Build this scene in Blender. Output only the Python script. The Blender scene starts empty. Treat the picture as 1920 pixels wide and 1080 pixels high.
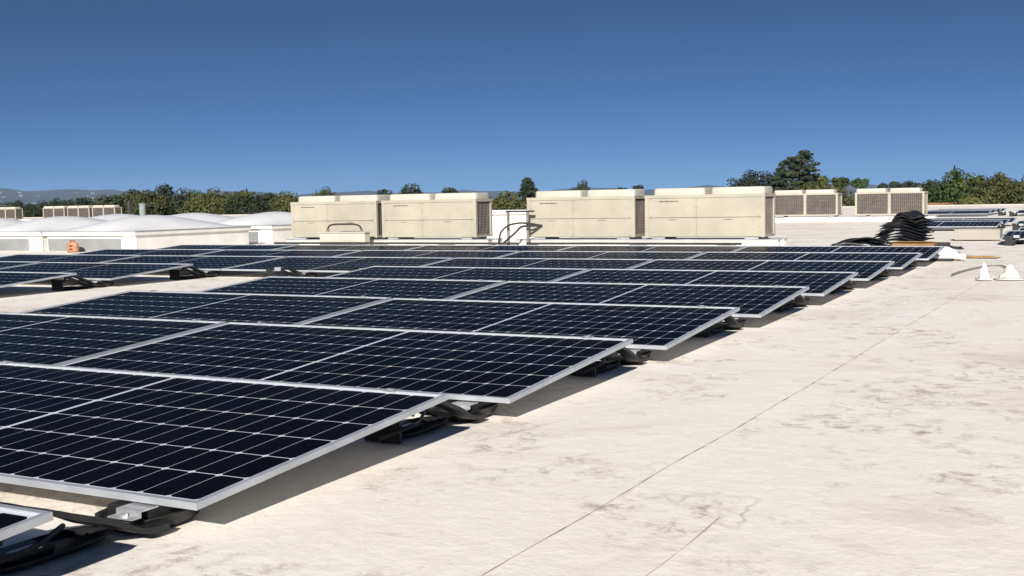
import bpy, bmesh, math, random
from mathutils import Vector, Matrix
R = math.radians
random.seed(7)

# ------------------------------------------------------------------ camera
sc = bpy.context.scene
col = sc.collection
PITCH, ROLL, YAW = R(4.29941), R(-1.0564), R(28.15134)
f0 = Vector((-math.sin(YAW), math.cos(YAW), 0)); r0 = Vector((math.cos(YAW), math.sin(YAW), 0)); up = Vector((0, 0, 1))
fw = f0*math.cos(PITCH) - up*math.sin(PITCH)
u2 = up*math.cos(PITCH) + f0*math.sin(PITCH)
rt = r0*math.cos(ROLL) + u2*math.sin(ROLL)
uu = u2*math.cos(ROLL) - r0*math.sin(ROLL)
cam_d = bpy.data.cameras.new('camera'); cam = bpy.data.objects.new('camera', cam_d); col.objects.link(cam)
m = Matrix((rt, uu, -fw)).transposed().to_4x4(); m.translation = Vector((1.7165, -1.7989, 0.6967))
cam.matrix_world = m
cam_d.sensor_width = 36; cam_d.lens = 2197.04/1920*36; cam_d.clip_start = 0.05; cam_d.clip_end = 12000
sc.camera = cam

# ------------------------------------------------------------------ sky, sun, exposure
SUN = Vector((0.66, -1.9, 1.0)).normalized()          # towards the sun
w = bpy.data.worlds.new('World'); sc.world = w; w.use_nodes = True
nt = w.node_tree; bg = nt.nodes['Background']
sky = nt.nodes.new('ShaderNodeTexSky'); sky.sky_type = 'NISHITA'; sky.sun_disc = False
sky.sun_elevation = math.asin(SUN.z); sky.sun_rotation = math.atan2(SUN.x, SUN.y)
sky.altitude = 1500; sky.air_density = 0.8; sky.dust_density = 0.3; sky.ozone_density = 6.0
# the photograph is squeezed vertically, so the sky's height above the horizon is squeezed with it
tc = nt.nodes.new('ShaderNodeTexCoord'); vm = nt.nodes.new('ShaderNodeVectorMath'); vm.operation = 'MULTIPLY_ADD'
vm.inputs[1].default_value = (1, 1, 2.3); vm.inputs[2].default_value = (0, 0, 0.08)
vn = nt.nodes.new('ShaderNodeVectorMath'); vn.operation = 'NORMALIZE'
nt.links.new(tc.outputs['Generated'], vm.inputs[0]); nt.links.new(vm.outputs[0], vn.inputs[0]); nt.links.new(vn.outputs[0], sky.inputs[0])
hsv = nt.nodes.new('ShaderNodeHueSaturation'); hsv.inputs['Saturation'].default_value = 1.07
nt.links.new(sky.outputs[0], hsv.inputs['Color']); nt.links.new(hsv.outputs[0], bg.inputs[0]); bg.inputs[1].default_value = 0.047
sd = bpy.data.lights.new('sun', 'SUN'); sun = bpy.data.objects.new('sun', sd); col.objects.link(sun)
sd.energy = 4.6; sd.angle = R(0.53); sd.color = (1.0, 0.955, 0.89)
sun.rotation_euler = (-SUN).to_track_quat('-Z', 'Y').to_euler(); sun.location = (5, -20, 30)
sc.view_settings.view_transform = 'Standard'; sc.view_settings.look = 'None'
sc.view_settings.exposure = 0.68; sc.view_settings.gamma = 1.0; sc.view_settings.use_curve_mapping = False

# ------------------------------------------------------------------ materials
M = {}
def new_mat(name):
    mt = bpy.data.materials.new(name); mt.use_nodes = True
    return mt, mt.node_tree, mt.node_tree.nodes['Principled BSDF']
def node(t, kind, **kw):
    n = t.nodes.new(kind)
    for k, v in kw.items(): setattr(n, k, v)
    return n
def ramp(t, fac, stops):
    n = t.nodes.new('ShaderNodeValToRGB'); cr = n.color_ramp
    while len(cr.elements) < len(stops): cr.elements.new(0.5)
    for e, (p, c) in zip(cr.elements, stops):
        e.position = p; e.color = (c, c, c, 1) if isinstance(c, (int, float)) else (*c, 1)
    t.links.new(fac, n.inputs[0]); return n.outputs[0]
def noise(t, vec, scale, detail=4, rough=0.55, dist=0.0):
    n = t.nodes.new('ShaderNodeTexNoise'); n.inputs['Scale'].default_value = scale; n.inputs['Detail'].default_value = detail
    n.inputs['Roughness'].default_value = rough; n.inputs['Distortion'].default_value = dist
    t.links.new(vec, n.inputs['Vector']); return n.outputs[0]
def mix(t, fac, a, b, mode='MIX'):
    n = t.nodes.new('ShaderNodeMix'); n.data_type = 'RGBA'; n.blend_type = mode
    for i, v in ((0, fac), (6, a), (7, b)):
        if isinstance(v, (int, float)): n.inputs[i].default_value = v
        elif isinstance(v, tuple): n.inputs[i].default_value = (*v, 1)
        else: t.links.new(v, n.inputs[i])
    return n.outputs[2]
def mul(t, a, b):
    n = t.nodes.new('ShaderNodeMath'); n.operation = 'MULTIPLY'
    for i, v in enumerate((a, b)):
        if isinstance(v, (int, float)): n.inputs[i].default_value = v
        else: t.links.new(v, n.inputs[i])
    return n.outputs[0]
def bump(t, b, h, strength, dist):
    n = t.nodes.new('ShaderNodeBump'); n.inputs['Strength'].default_value = strength; n.inputs['Distance'].default_value = dist
    t.links.new(h, n.inputs['Height']); t.links.new(n.outputs[0], b.inputs['Normal'])
def pos(t): return t.nodes.new('ShaderNodeNewGeometry').outputs['Position']
def ocoord(t): return t.nodes.new('ShaderNodeTexCoord').outputs['Object']

def simple(name, colr, rough=0.5, metal=0.0, var=0.12, scale=6.0, spec=0.5, bmp=0.0):
    mt, t, b = new_mat(name); p = pos(t)
    n = noise(t, p, scale, 5)
    dark = tuple(c*(1-var*1.6) for c in colr); light = tuple(min(1, c*(1+var)) for c in colr)
    t.links.new(ramp(t, n, [(0.3, dark), (0.7, light)]), b.inputs['Base Color'])
    b.inputs['Roughness'].default_value = rough; b.inputs['Metallic'].default_value = metal
    b.inputs['Specular IOR Level'].default_value = spec
    if bmp: bump(t, b, noise(t, p, scale*12, 3), bmp, 0.004)
    M[name] = mt; return mt

def roof_material(name, white=0.0):
    mt, t, b = new_mat(name); p = pos(t)
    base = mix(t, ramp(t, noise(t, p, 0.55, 4), [(0.35, 0.0), (0.68, 1.0)]), (0.91, 0.84, 0.72), (0.93, 0.905, 0.86))
    fine = noise(t, p, 14, 6, 0.7)
    base = mix(t, 0.55, base, mix(t, fine, (0.70, 0.63, 0.53), (0.95, 0.92, 0.86)))
    # broad soiling, tan
    st = ramp(t, noise(t, p, 0.9, 9, 0.72, 0.8), [(0.50, 0.0), (0.74, 1.0)])
    base = mix(t, mul(t, st, 0.6*(1-white)), base, (0.56, 0.44, 0.30))
    st3 = ramp(t, noise(t, p, 3.3, 10, 0.78, 0.4), [(0.57, 0.0), (0.69, 1.0)])
    base = mix(t, mul(t, st3, 0.7*(1-white)), base, (0.42, 0.32, 0.21))
    # blotchy darker marks gathered in patches
    msk2 = ramp(t, noise(t, p, 1.3, 4, 0.6), [(0.49, 0.0), (0.57, 1.0)])
    st2 = ramp(t, noise(t, p, 11, 9, 0.8, 0.5), [(0.50, 0.0), (0.66, 1.0)])
    base = mix(t, mul(t, mul(t, st2, msk2), 0.85*(1-white)), base, (0.31, 0.235, 0.155))
    # scuffs: thin meandering lines
    vo = node(t, 'ShaderNodeTexNoise'); vo.inputs['Scale'].default_value = 2.6; vo.inputs['Detail'].default_value = 3
    t.links.new(p, vo.inputs['Vector'])
    ln = ramp(t, vo.outputs[0], [(0.488, 0.0), (0.5, 1.0), (0.512, 0.0)])
    msk = ramp(t, noise(t, p, 1.1, 3), [(0.5, 0.0), (0.62, 1.0)])
    base = mix(t, mul(t, mul(t, ln, msk), 0.38), base, (0.24, 0.20, 0.16))
    # grit
    gr = ramp(t, noise(t, p, 60, 4, 0.75), [(0.62, 0.0), (0.74, 1.0)])
    base = mix(t, mul(t, gr, 0.42), base, (0.22, 0.19, 0.15))
    t.links.new(base, b.inputs['Base Color']); b.inputs['Roughness'].default_value = 0.75
    b.inputs['Specular IOR Level'].default_value = 0.25
    bump(t, b, noise(t, p, 9, 8, 0.7), 0.5, 0.010)
    M[name] = mt
roof_material('membrane'); roof_material('patch', 0.75)

simple('frame', (0.50, 0.52, 0.55), 0.42, 0.45, 0.10, 9)
simple('backsheet', (0.66, 0.68, 0.72), 0.25, 0, 0.05, 3, 0.25)
simple('underside', (0.45, 0.46, 0.47), 0.6, 0, 0.05)
mt, t, b = new_mat('cell'); p = pos(t)
oi = t.nodes.new('ShaderNodeObjectInfo')
t.links.new(mix(t, oi.outputs['Random'], (0.0024, 0.0023, 0.0028), (0.0034, 0.0032, 0.0046)), b.inputs['Base Color'])
b.inputs['Roughness'].default_value = 0.25; b.inputs['IOR'].default_value = 1.5; b.inputs['Specular IOR Level'].default_value = 0.007
dn = noise(t, p, 2.2, 6, 0.7); t.links.new(ramp(t, dn, [(0.3, 0.16), (0.75, 0.36)]), b.inputs['Roughness'])
M['cell'] = mt
simple('plastic', (0.016, 0.016, 0.017), 0.5, 0, 0.25, 20, 0.4)
simple('steel', (0.60, 0.61, 0.62), 0.35, 0.7, 0.12, 30)
simple('beige', (0.375, 0.347, 0.275), 0.5, 0, 0.07, 3.5, 0.35)
simple('beige_cap', (0.46, 0.435, 0.37), 0.5, 0, 0.06, 3, 0.35)
simple('dirt', (0.47, 0.41, 0.335), 0.9, 0, 0.3, 9)
simple('seam_dark', (0.12, 0.105, 0.085), 0.7)
simple('fin', (0.085, 0.07, 0.06), 0.6, 0.2, 0.3, 30)
simple('fan_black', (0.02, 0.02, 0.02), 0.6)
simple('wire', (0.23, 0.205, 0.17), 0.5, 0.2, 0.2)
simple('galv', (0.40, 0.41, 0.41), 0.5, 0.3, 0.15, 4)
simple('insulation', (0.035, 0.033, 0.03), 0.8, 0, 0.3, 12)
simple('grey_pipe', (0.20, 0.19, 0.175), 0.6, 0, 0.2, 12)
simple('white_metal', (0.80, 0.78, 0.72), 0.5, 0, 0.08, 3)
simple('dome', (0.86, 0.85, 0.83), 0.25, 0, 0.04, 2, 0.5)
simple('curb_grey', (0.24, 0.245, 0.24), 0.55, 0.1, 0.12, 3)
simple('cardboard', (0.42, 0.25, 0.10), 0.85, 0, 0.2, 10)
simple('flashing', (0.60, 0.59, 0.55), 0.6, 0, 0.15, 14)
simple('white_plastic', (0.66, 0.66, 0.65), 0.4, 0, 0.05)
simple('box_tan', (0.33, 0.30, 0.26), 0.8, 0, 0.06, 4)
simple('orange', (0.42, 0.20, 0.11), 0.7, 0, 0.25, 20)
simple('red_dark', (0.25, 0.03, 0.025), 0.7)
simple('blue_print', (0.03, 0.06, 0.16), 0.5)
simple('bark', (0.09, 0.065, 0.045), 0.9, 0, 0.3, 4, 0.2)
simple('stack_green', (0.22, 0.27, 0.25), 0.6)
simple('red_paint', (0.42, 0.16, 0.14), 0.6)
simple('tile', (0.36, 0.15, 0.075), 0.8, 0, 0.25, 3)
simple('stucco', (0.60, 0.53, 0.44), 0.9, 0, 0.08, 1)
simple('house_pale', (0.26, 0.24, 0.225), 0.9, 0, 0.1, 0.05)
simple('house_roof', (0.30, 0.22, 0.18), 0.9, 0, 0.1, 0.05)
simple('window_glass', (0.03, 0.04, 0.05), 0.1)
simple('concrete_wall', (0.45, 0.42, 0.37), 0.85, 0, 0.1, 0.6)

def leaf_mat(name, a, b_, c):
    mt, t, b = new_mat(name); p = pos(t)
    oi = t.nodes.new('ShaderNodeObjectInfo')
    n = ramp(t, noise(t, p, 1.3, 5, 0.7), [(0.32, a), (0.52, b_), (0.72, c)])
    hs = t.nodes.new('ShaderNodeHueSaturation'); t.links.new(n, hs.inputs['Color'])
    mr = t.nodes.new('ShaderNodeMapRange'); mr.inputs['To Min'].default_value = 0.75; mr.inputs['To Max'].default_value = 1.3
    t.links.new(oi.outputs['Random'], mr.inputs[0]); t.links.new(mr.outputs[0], hs.inputs['Value'])
    t.links.new(hs.outputs[0], b.inputs['Base Color']); b.inputs['Roughness'].default_value = 0.7
    b.inputs['Specular IOR Level'].default_value = 0.2
    M[name] = mt
leaf_mat('leaf_olive', (0.022, 0.030, 0.010), (0.065, 0.070, 0.020), (0.14, 0.125, 0.04))
leaf_mat('leaf_dark', (0.012, 0.020, 0.012), (0.026, 0.036, 0.016), (0.055, 0.058, 0.025))
leaf_mat('leaf_green', (0.016, 0.032, 0.010), (0.045, 0.070, 0.018), (0.10, 0.115, 0.032))

mt, t, b = new_mat('terrain'); p = pos(t)
t.links.new(ramp(t, noise(t, p, 0.03, 7, 0.6), [(0.3, (0.05, 0.06, 0.03)), (0.55, (0.10, 0.09, 0.06)), (0.75, (0.16, 0.14, 0.11))]), b.inputs['Base Color'])
b.inputs['Roughness'].default_value = 0.95; M['terrain'] = mt
mt, t, b = new_mat('hill'); p = pos(t)
t.links.new(ramp(t, noise(t, p, 0.012, 8, 0.65), [(0.3, (0.02, 0.028, 0.02)), (0.5, (0.04, 0.042, 0.03)), (0.7, (0.08, 0.07, 0.05))]), b.inputs['Base Color'])
b.inputs['Roughness'].default_value = 0.95; M['hill'] = mt

# ------------------------------------------------------------------ mesh helpers
class MB:
    def __init__(s): s.v = []; s.f = []
    def quad(s, pts):
        k = len(s.v); s.v += [tuple(p) for p in pts]; s.f.append(tuple(range(k, k+len(pts)))); return s
    def box(s, x0, x1, y0, y1, z0, z1):
        k = len(s.v)
        s.v += [(x, y, z) for z in (z0, z1) for y in (y0, y1) for x in (x0, x1)]
        for a in ((0,2,3,1), (4,5,7,6), (0,1,5,4), (2,6,7,3), (0,4,6,2), (1,3,7,5)): s.f.append(tuple(k+i for i in a))
        return s
    def tube(s, pts, r, n=8, caps=True):
        pts = [Vector(p) for p in pts]; k = len(s.v)
        for i, p in enumerate(pts):
            d = (pts[min(i+1, len(pts)-1)] - pts[max(i-1, 0)]).normalized()
            a = d.orthogonal().normalized() if abs(d.z) > 0.98 else d.cross(Vector((0,0,1))).normalized()
            b = d.cross(a).normalized(); rr = r[i] if isinstance(r, (list, tuple)) else r
            for j in range(n):
                q = 2*math.pi*j/n; s.v.append(tuple(p + a*math.cos(q)*rr + b*math.sin(q)*rr))
        for i in range(len(pts)-1):
            for j in range(n):
                s.f.append((k+i*n+j, k+i*n+(j+1)%n, k+(i+1)*n+(j+1)%n, k+(i+1)*n+j))
        if caps: s.f.append(tuple(k+j for j in range(n))[::-1]); s.f.append(tuple(k+(len(pts)-1)*n+j for j in range(n)))
        return s
    def lathe(s, prof, n=20, c=(0,0,0), sx=1, sy=1):
        k = len(s.v)
        for (rr, z) in prof:
            for j in range(n):
                q = 2*math.pi*j/n; s.v.append((c[0]+sx*rr*math.cos(q), c[1]+sy*rr*math.sin(q), c[2]+z))
        for i in range(len(prof)-1):
            for j in range(n): s.f.append((k+i*n+j, k+i*n+(j+1)%n, k+(i+1)*n+(j+1)%n, k+(i+1)*n+j))
        s.f.append(tuple(k+j for j in range(n))[::-1]); s.f.append(tuple(k+(len(prof)-1)*n+j for j in range(n)))
        return s
    def ribbon(s, prof, x0, x1, th):
        """sheet following prof=[(y,z)] extruded from x0 to x1 with vertical thickness th"""
        k = len(s.v); n = len(prof)
        for (y, z) in prof:
            s.v += [(x0, y, z), (x1, y, z), (x1, y, z+th), (x0, y, z+th)]
        for i in range(n-1):
            a = k+4*i; b = a+4
            s.f += [(a, a+1, b+1, b)[::-1], (a+3, a+2, b+2, b+3), (a, a+3, b+3, b), (a+1, b+1, b+2, a+2)]
        s.f += [(k, k+1, k+2, k+3), tuple(k+4*(n-1)+i for i in (3, 2, 1, 0))]
        return s
    def mesh(s, name, mat, bevel=0, smooth=False):
        me = bpy.data.meshes.new(name); me.from_pydata(s.v, [], s.f)
        bm = bmesh.new(); bm.from_mesh(me); bmesh.ops.recalc_face_normals(bm, faces=bm.faces)
        if bevel: bmesh.ops.bevel(bm, geom=[e for e in bm.edges], offset=bevel, segments=2, affect='EDGES', profile=0.7, clamp_overlap=True)
        bm.to_mesh(me); bm.free()
        me.materials.append(M[mat])
        if smooth:
            for f in me.polygons: f.use_smooth = True
        return me
    def build(s, name, mat, parent=None, bevel=0, smooth=False):
        return place(name, s.mesh(name, mat, bevel, smooth), parent)
def place(name, me, parent=None, loc=None, rot=None):
    o = bpy.data.objects.new(name, me); col.objects.link(o)
    if parent: o.parent = parent
    if loc: o.location = loc
    if rot: o.rotation_euler = rot
    return o
def tag(o, label=None, cat=None, group=None, kind=None):
    for k, v in (('label', label), ('category', cat), ('group', group), ('kind', kind)):
        if v: o[k] = v
    return o
def empty(name, loc=(0,0,0), rot=(0,0,0)):
    o = bpy.data.objects.new(name, None); col.objects.link(o); o.location = loc; o.rotation_euler = rot; o.empty_display_size = 0.1
    return o
def copy_tree(o, parent=None):
    c = o.copy(); col.objects.link(c); c.parent = parent
    for ch in o.children: copy_tree(ch, c)
    return c
def arc(p0, p1, p2, n=8):
    p0, p1, p2 = Vector(p0), Vector(p1), Vector(p2)
    return [p0*(1-q)**2 + p1*2*q*(1-q) + p2*q*q for q in [i/n for i in range(n+1)]]
def smooth_path(pts, n=6):
    """Catmull-Rom through pts"""
    P = [Vector(p) for p in pts]; P = [P[0]*2-P[1]] + P + [P[-1]*2-P[-2]]; out = []
    for i in range(1, len(P)-2):
        for k in range(n):
            q = k/n; a, b, c, d = P[i-1], P[i], P[i+1], P[i+2]
            out.append(0.5*((2*b) + (c-a)*q + (2*a-5*b+4*c-d)*q*q + (3*b-a-3*c+d)*q**3))
    out.append(P[-2]); return out
ORD = ['first', 'second', 'third', 'fourth', 'fifth', 'sixth', 'seventh', 'eighth', 'ninth', 'tenth', 'eleventh', 'twelfth']

# ------------------------------------------------------------------ setting
GZ = -3.2
# ground sheet, gently dense near the building
g = MB(); S = 5200
g.quad([(-S, -S, GZ), (S, -S, GZ), (S, S, GZ), (-S, S, GZ)])
tag(g.build('ground', 'terrain'), kind='structure')
# flat roof deck, finely divided so the membrane can undulate
RX0, RX1, RY0, RY1 = -84.0, 16.0, -14.0, 60.0
def wav(x, y):
    return 0.0035*math.sin(1.7*x+0.6*math.sin(y*0.9)) * math.sin(1.3*y+0.8) + 0.002*math.sin(5.1*x+2*y)*math.sin(3.7*y-x) - 0.004
rb = MB()
xs = [RX0, -40, -20, -14, -12] + [-11.5+i*0.5 for i in range(22)] + [-0.4+i*0.12 for i in range(40)] + [5.2, 8, RX1]
ys = [RY0, -6, -3] + [-2.6+i*0.12 for i in range(70)] + [6+i*0.5 for i in range(22)] + [18, 24, 36, 48, RY1]
for y in ys:
    for x in xs: rb.v.append((x, y, wav(x, y) if -12 < x < 5.2 and -3 < y < 17 else -0.004))
nx = len(xs)
for j in range(len(ys)-1):
    for i in range(nx-1): rb.f.append((j*nx+i, j*nx+i+1, (j+1)*nx+i+1, (j+1)*nx+i))
roof = tag(rb.build('roof', 'membrane', smooth=True), kind='structure')
def seam(x0, x1, y0, y1, h=0.0012):
    """lap seam: a narrow strip of membrane that follows the deck"""
    b = MB(); along_y = (y1-y0) > (x1-x0); n = max(2, int((y1-y0 if along_y else x1-x0)/0.12)); wid = (x1-x0 if along_y else y1-y0)
    for i in range(n+1):
        q = i/n; wob = 0.004*math.sin(q*n*0.21)+0.002*math.sin(q*n*0.83)
        for e, hh in ((0, -0.002), (0.06, h), (0.5, h*0.4), (1, -0.0008)):
            if along_y: x, y = x0+wid*e+wob, y0+(y1-y0)*q
            else: x, y = x0+(x1-x0)*q, y0+wid*e+wob
            b.v.append((x, y, wav(x, y)+hh))
    for i in range(n):
        for e in range(3): k = 4*i+e; b.f.append((k, k+1, k+5, k+4))
    return b.build('seam', 'membrane', roof)
seam(0.655, 0.72, -2.4, 16.5); seam(0.93, 0.96, -0.6, 0.95); seam(2.75, 2.82, -2.4, 16.5)
seam(-1.45, -1.39, -2.4, 11.0); seam(-5.3, -5.24, -2.4, 12.0)
# dark dirt line caught along the main lap
def dirt(pts, wd):
    b = MB(); P = smooth_path(pts, 8)
    for i, p in enumerate(P):
        d = (P[min(i+1, len(P)-1)]-P[max(0, i-1)]); n_ = Vector((-d.y, d.x, 0)).normalized()
        ww = wd*(0.15+0.85*abs(math.sin(i*0.37)*math.cos(i*0.11+1)))
        for s_ in (-1, 1):
            q = p+n_*ww*s_; b.v.append((q.x, q.y, wav(q.x, q.y)+0.0012))
    for i in range(len(P)-1): b.f.append((2*i, 2*i+1, 2*i+3, 2*i+2))
    return b.build('dirt_line', 'dirt', roof)
def wob_x(y, y0=-2.4, y1=16.5):
    n = int((y1-y0)/0.12); q = (y-y0)/(y1-y0); return 0.004*math.sin(q*n*0.21)+0.002*math.sin(q*n*0.83)
dirt([(0.655+wob_x(-1.6+i*0.12), -1.6+i*0.12, 0) for i in range(86)], 0.003)
dirt([(0.925, 0.05, 0), (0.93, 0.35, 0), (0.925, 0.62, 0)], 0.003)
dirt([(1.12, 0.10, 0), (1.30, 0.16, 0), (1.46, 0.12, 0)], 0.003)
pt = MB()
for j in range(9):
    for i in range(9):
        x, y = 0.80+0.62*i/8, 6.62+0.95*j/8
        pt.v.append((x, y, wav(x, y)+(0.003 if 0 < i < 8 and 0 < j < 8 else 0.001)))
for j in range(8):
    for i in range(8): k = j*9+i; pt.f.append((k, k+1, k+10, k+9))
pt.build('membrane_patch', 'patch', roof)
# building under the roof, low parapet at the far edges
wl = MB()
wl.box(RX0+0.05, RX1-0.05, RY0+0.05, RY1-0.05, GZ, -0.03)
tag(wl.build('building_walls', 'concrete_wall'), 'plain concrete walls of the flat roofed building', 'building')
pp = MB().box(RX0-0.1, RX1+0.1, RY1-0.05, RY1+0.15, GZ, 0.05)
tag(pp.build('parapet', 'concrete_wall'), 'low pale parapet along the far edge of the roof', 'parapet')

# far hills
def hills(name, r, a0, a1, hf, depth):
    b = MB(); n = 110; mrow = 7
    for i in range(n+1):
        a = a0+(a1-a0)*i/n
        for j in range(mrow+1):
            q = j/mrow; rr = r+depth*q
            h = hf(a)*math.sin(min(1, q*1.25)*math.pi/2)
            h += (6*math.sin(a*90+j*1.3)+4*math.sin(a*210+j*2.1))*q*(1-q)
            b.v.append((-math.sin(a)*rr, math.cos(a)*rr, GZ-2+h*(1 if j else 0)))
    for i in range(n):
        for j in range(mrow): k = i*(mrow+1)+j; b.f.append((k, k+1, k+mrow+2, k+mrow+1))
    return tag(b.build(name, 'hill', smooth=True), kind='structure')
def hf1(a):
    d = math.degrees(a)
    base = 34+20/(1+math.exp(-(d-48)/1.6)) - 8*max(0, min(1, (43-d)/14))
    return base + 4*math.sin(d*1.1)+2.5*math.sin(d*2.7+1)+1.2*math.sin(d*6.1)
hills('hills', 3900, R(-25), R(75), lambda a: hf1(a)*1.62, 1200)

# ------------------------------------------------------------------ solar panels
L, WD, TILT = 2.033, 1.0192, R(4.0794)
PX, PY, ZF = 2.05, 1.378, 0.08          # column pitch, row pitch, height of the front edge
FW, FT = 0.014, 0.016                    # frame lip and depth
fr = MB()
fr.box(-L, 0, 0, FW, -FT, 0); fr.box(-L, 0, WD-FW, WD, -FT, 0)
fr.box(-L, -L+FW, FW, WD-FW, -FT, -0.0001); fr.box(-FW, 0, FW, WD-FW, -FT, -0.0001)
frame_me = fr.mesh('frame', 'frame', 0.0012)
back_me = MB().box(-L+FW, -FW, FW, WD-FW, -0.006, -0.0045).mesh('backsheet', 'backsheet')
NXC, NYC = 24, 6
mx, my, midgap = 0.010, 0.012, 0.014
cw = (L-2*FW-2*mx-midgap)/NXC; chh = (WD-2*FW-2*my)/NYC
gx, gy, ch = 0.0020, 0.0040, 0.0085
def cell_shape(b, cx, cy):
    hx, hy = (cw-gx)/2, (chh-gy)/2
    pts = [(-hx+ch, -hy), (hx-ch, -hy), (hx, -hy+ch), (hx, hy-ch), (hx-ch, hy), (-hx+ch, hy), (-hx, hy-ch), (-hx, -hy+ch)]
    k = len(b.v)
    b.v += [(cx+x, cy+y, -0.00425) for x, y in pts] + [(cx+x, cy+y, -0.0044) for x, y in pts]
    b.f.append(tuple(range(k, k+8)))
    for i in range(8): b.f.append((k+i, k+8+i, k+8+(i+1) % 8, k+(i+1) % 8))
def cell_centres():
    out = []
    for i in range(NXC):
        x = -FW-mx-cw*(i+0.5)-(midgap if i >= NXC//2 else 0)
        for j in range(NYC): out.append((x, FW+my+chh*(j+0.5)))
    return out
b = MB(); cell_shape(b, 0, 0); cell_me = b.mesh('cell', 'cell')
b = MB()
for c in cell_centres(): cell_shape(b, *c)
grid_me = b.mesh('cell_grid', 'cell')
clip = MB()
clip.box(-0.022, 0.022, -0.004, 0.0, -0.02, 0.003); clip.box(-0.022, 0.022, -0.0002, 0.02, 0.0005, 0.003); clip.box(-0.009, 0.009, 0.004, 0.014, 0.003, 0.006)
topclip_me = clip.mesh('clamp', 'steel', 0.0006)

def solar_panel(x, y, label, group, cells, z=ZF, clamp=False):
    jit = random.uniform(-0.0025, 0.0025)
    o = tag(empty('solar_panel', (x, y, z), (TILT+random.uniform(-0.0012, 0.0012), jit*0.25, 0)), label, 'solar panel', group)
    place('frame', frame_me, o); place('backsheet', back_me, o)
    if cells:
        for (cx, cy) in cell_centres(): place('cell', cell_me, o, (cx, cy, 0))
    else:
        tag(place('cell_grid', grid_me, o), kind='stuff')
    if clamp:
        for cxp in (-0.19, -1.84): place('clamp', topclip_me, o, (cxp, WD, 0), (0, 0, math.pi))
    return o
ROWS = {'Z': -1, 'A': 0, 'B': 1, 'C': 2, 'D': 3, 'E': 4, 'F': 5, 'G': 6, 'H': 7}
LAY = {'Z': (1,), 'A': (1, 2), 'B': (1, 2), 'C': (1, 2), 'D': (1, 2, 4), 'E': (1, 2, 4, 5), 'F': (1, 2, 3, 4, 5), 'G': (1, 2, 3, 4, 5), 'H': (1, 2, 3, 4, 5)}
for rname, k in ROWS.items():
    for c in LAY[rname]:
        rown = ORD[7-k]; coln = ORD[c-1] if c < 4 or k >= 5 else ORD[c-1]
        if c == 1: what = 'black solar panel at the open roof end'
        elif c == 2: what = 'second black solar panel from the open roof end'
        else:
            what = {3: 'third black solar panel from the open roof end', 4: 'black solar panel just past the aisle' if k < 5 else 'fourth black solar panel from the open roof end',
                    5: 'second black solar panel past the aisle' if k < 5 else 'black solar panel at the skylight end'}[c]
        lab = '%s, %s row from the beige condensers' % (what, rown)
        solar_panel(-(c-1)*PX, k*PY, lab, 'solar panels tilted in rows on the roof', k <= 2, clamp=(k <= 3))

# panel mounts: one moulded black strip arched up to the rear edge of a row and down under the next
STRAP = [(-0.035, 0.085), (-0.02, 0.112), (0.0, 0.122), (0.04, 0.121), (0.09, 0.108), (0.14, 0.088), (0.19, 0.070), (0.24, 0.050), (0.29, 0.024), (0.33, 0.012), (0.38, 0.010)]
def dish(cx, cy, rx, ry, h, wall=0.012, n=18):
    """shallow open tub with a rolled rim"""
    b = MB(); prof = [(0.80, 0.0), (0.93, h*0.35), (1.0, h), (1.04, h+0.003), (1.0, h+0.005), (0.93, h), (0.84, h*0.35), (0.6, 0.006), (0.05, 0.006)]
    k = 0
    for (q, z) in prof:
        for j in range(n):
            a = 2*math.pi*j/n; ca, sa = math.cos(a), math.sin(a); e = (abs(ca)**3.2+abs(sa)**3.2)**(-1/3.2)
            b.v.append((cx+rx*q*ca*e, cy+ry*q*sa*e, z))
    for i in range(len(prof)-1):
        for j in range(n): b.f.append((i*n+j, i*n+(j+1) % n, (i+1)*n+(j+1) % n, (i+1)*n+j))
    b.f.append(tuple(range(n))[::-1]); b.f.append(tuple((len(prof)-1)*n+j for j in range(n)))
    return b
def base_proto():
    o = empty('panel_mount')
    P = [(p.y, p.z) for p in smooth_path([(0, y, z) for y, z in STRAP], 3)]
    dish(-0.035, 0.15, 0.065, 0.16, 0.012).build('ballast_tub', 'plastic', o, smooth=True)
    dish(-0.01, 0.43, 0.085, 0.115, 0.030).build('front_tub', 'plastic', o, smooth=True)
    for sx in (-0.095, 0.04): MB().ribbon(P, sx, sx+0.055, 0.013).build('strap', 'plastic', o, smooth=False)
    MB().box(-0.085, 0.04, -0.03, -0.018, 0.0, 0.117).build('upright', 'plastic', o, 0.003)
    MB().box(-0.06, 0.06, 0.352, 0.50, 0.02, 0.0555).build('front_pad', 'plastic', o, 0.006)
    cl = MB()
    cl.box(0.0, 0.07, 0.325, 0.375, 0.056, 0.0595); cl.box(0.0, 0.07, 0.322, 0.3255, 0.044, 0.0595); cl.box(0.0, 0.07, 0.298, 0.3225, 0.044, 0.0475)
    cl.build('clip', 'steel', o, 0.0005)
    MB().tube([(0.035, 0.310, 0.0475), (0.035, 0.310, 0.054)], 0.008, 6).build('bolt', 'steel', o)
    r2 = MB(); r2.box(0.02, 0.09, -0.05, 0.012, 0.1295, 0.132); r2.box(0.02, 0.09, -0.0535, -0.05, 0.10, 0.132); r2.box(0.02, 0.09, -0.085, -0.0535, 0.10, 0.1025)
    r2.build('clip', 'steel', o, 0.0005)
    MB().box(-0.07, 0.0, 0.05, 0.16, 0.007, 0.026).build('cable_tray', 'plastic', o, 0.003)
    MB().tube(smooth_path([(0.03, -0.12, 0.03), (0.05, 0.0, 0.045), (0.02, 0.1, 0.04), (-0.02, 0.2, 0.05)], 4), 0.006, 6).build('lead', 'plastic', o)
    MB().box(-0.03, 0.0, 0.07, 0.13, 0.0265, 0.029).build('tie', 'steel', o)
    return o
proto = base_proto(); first = True
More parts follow.
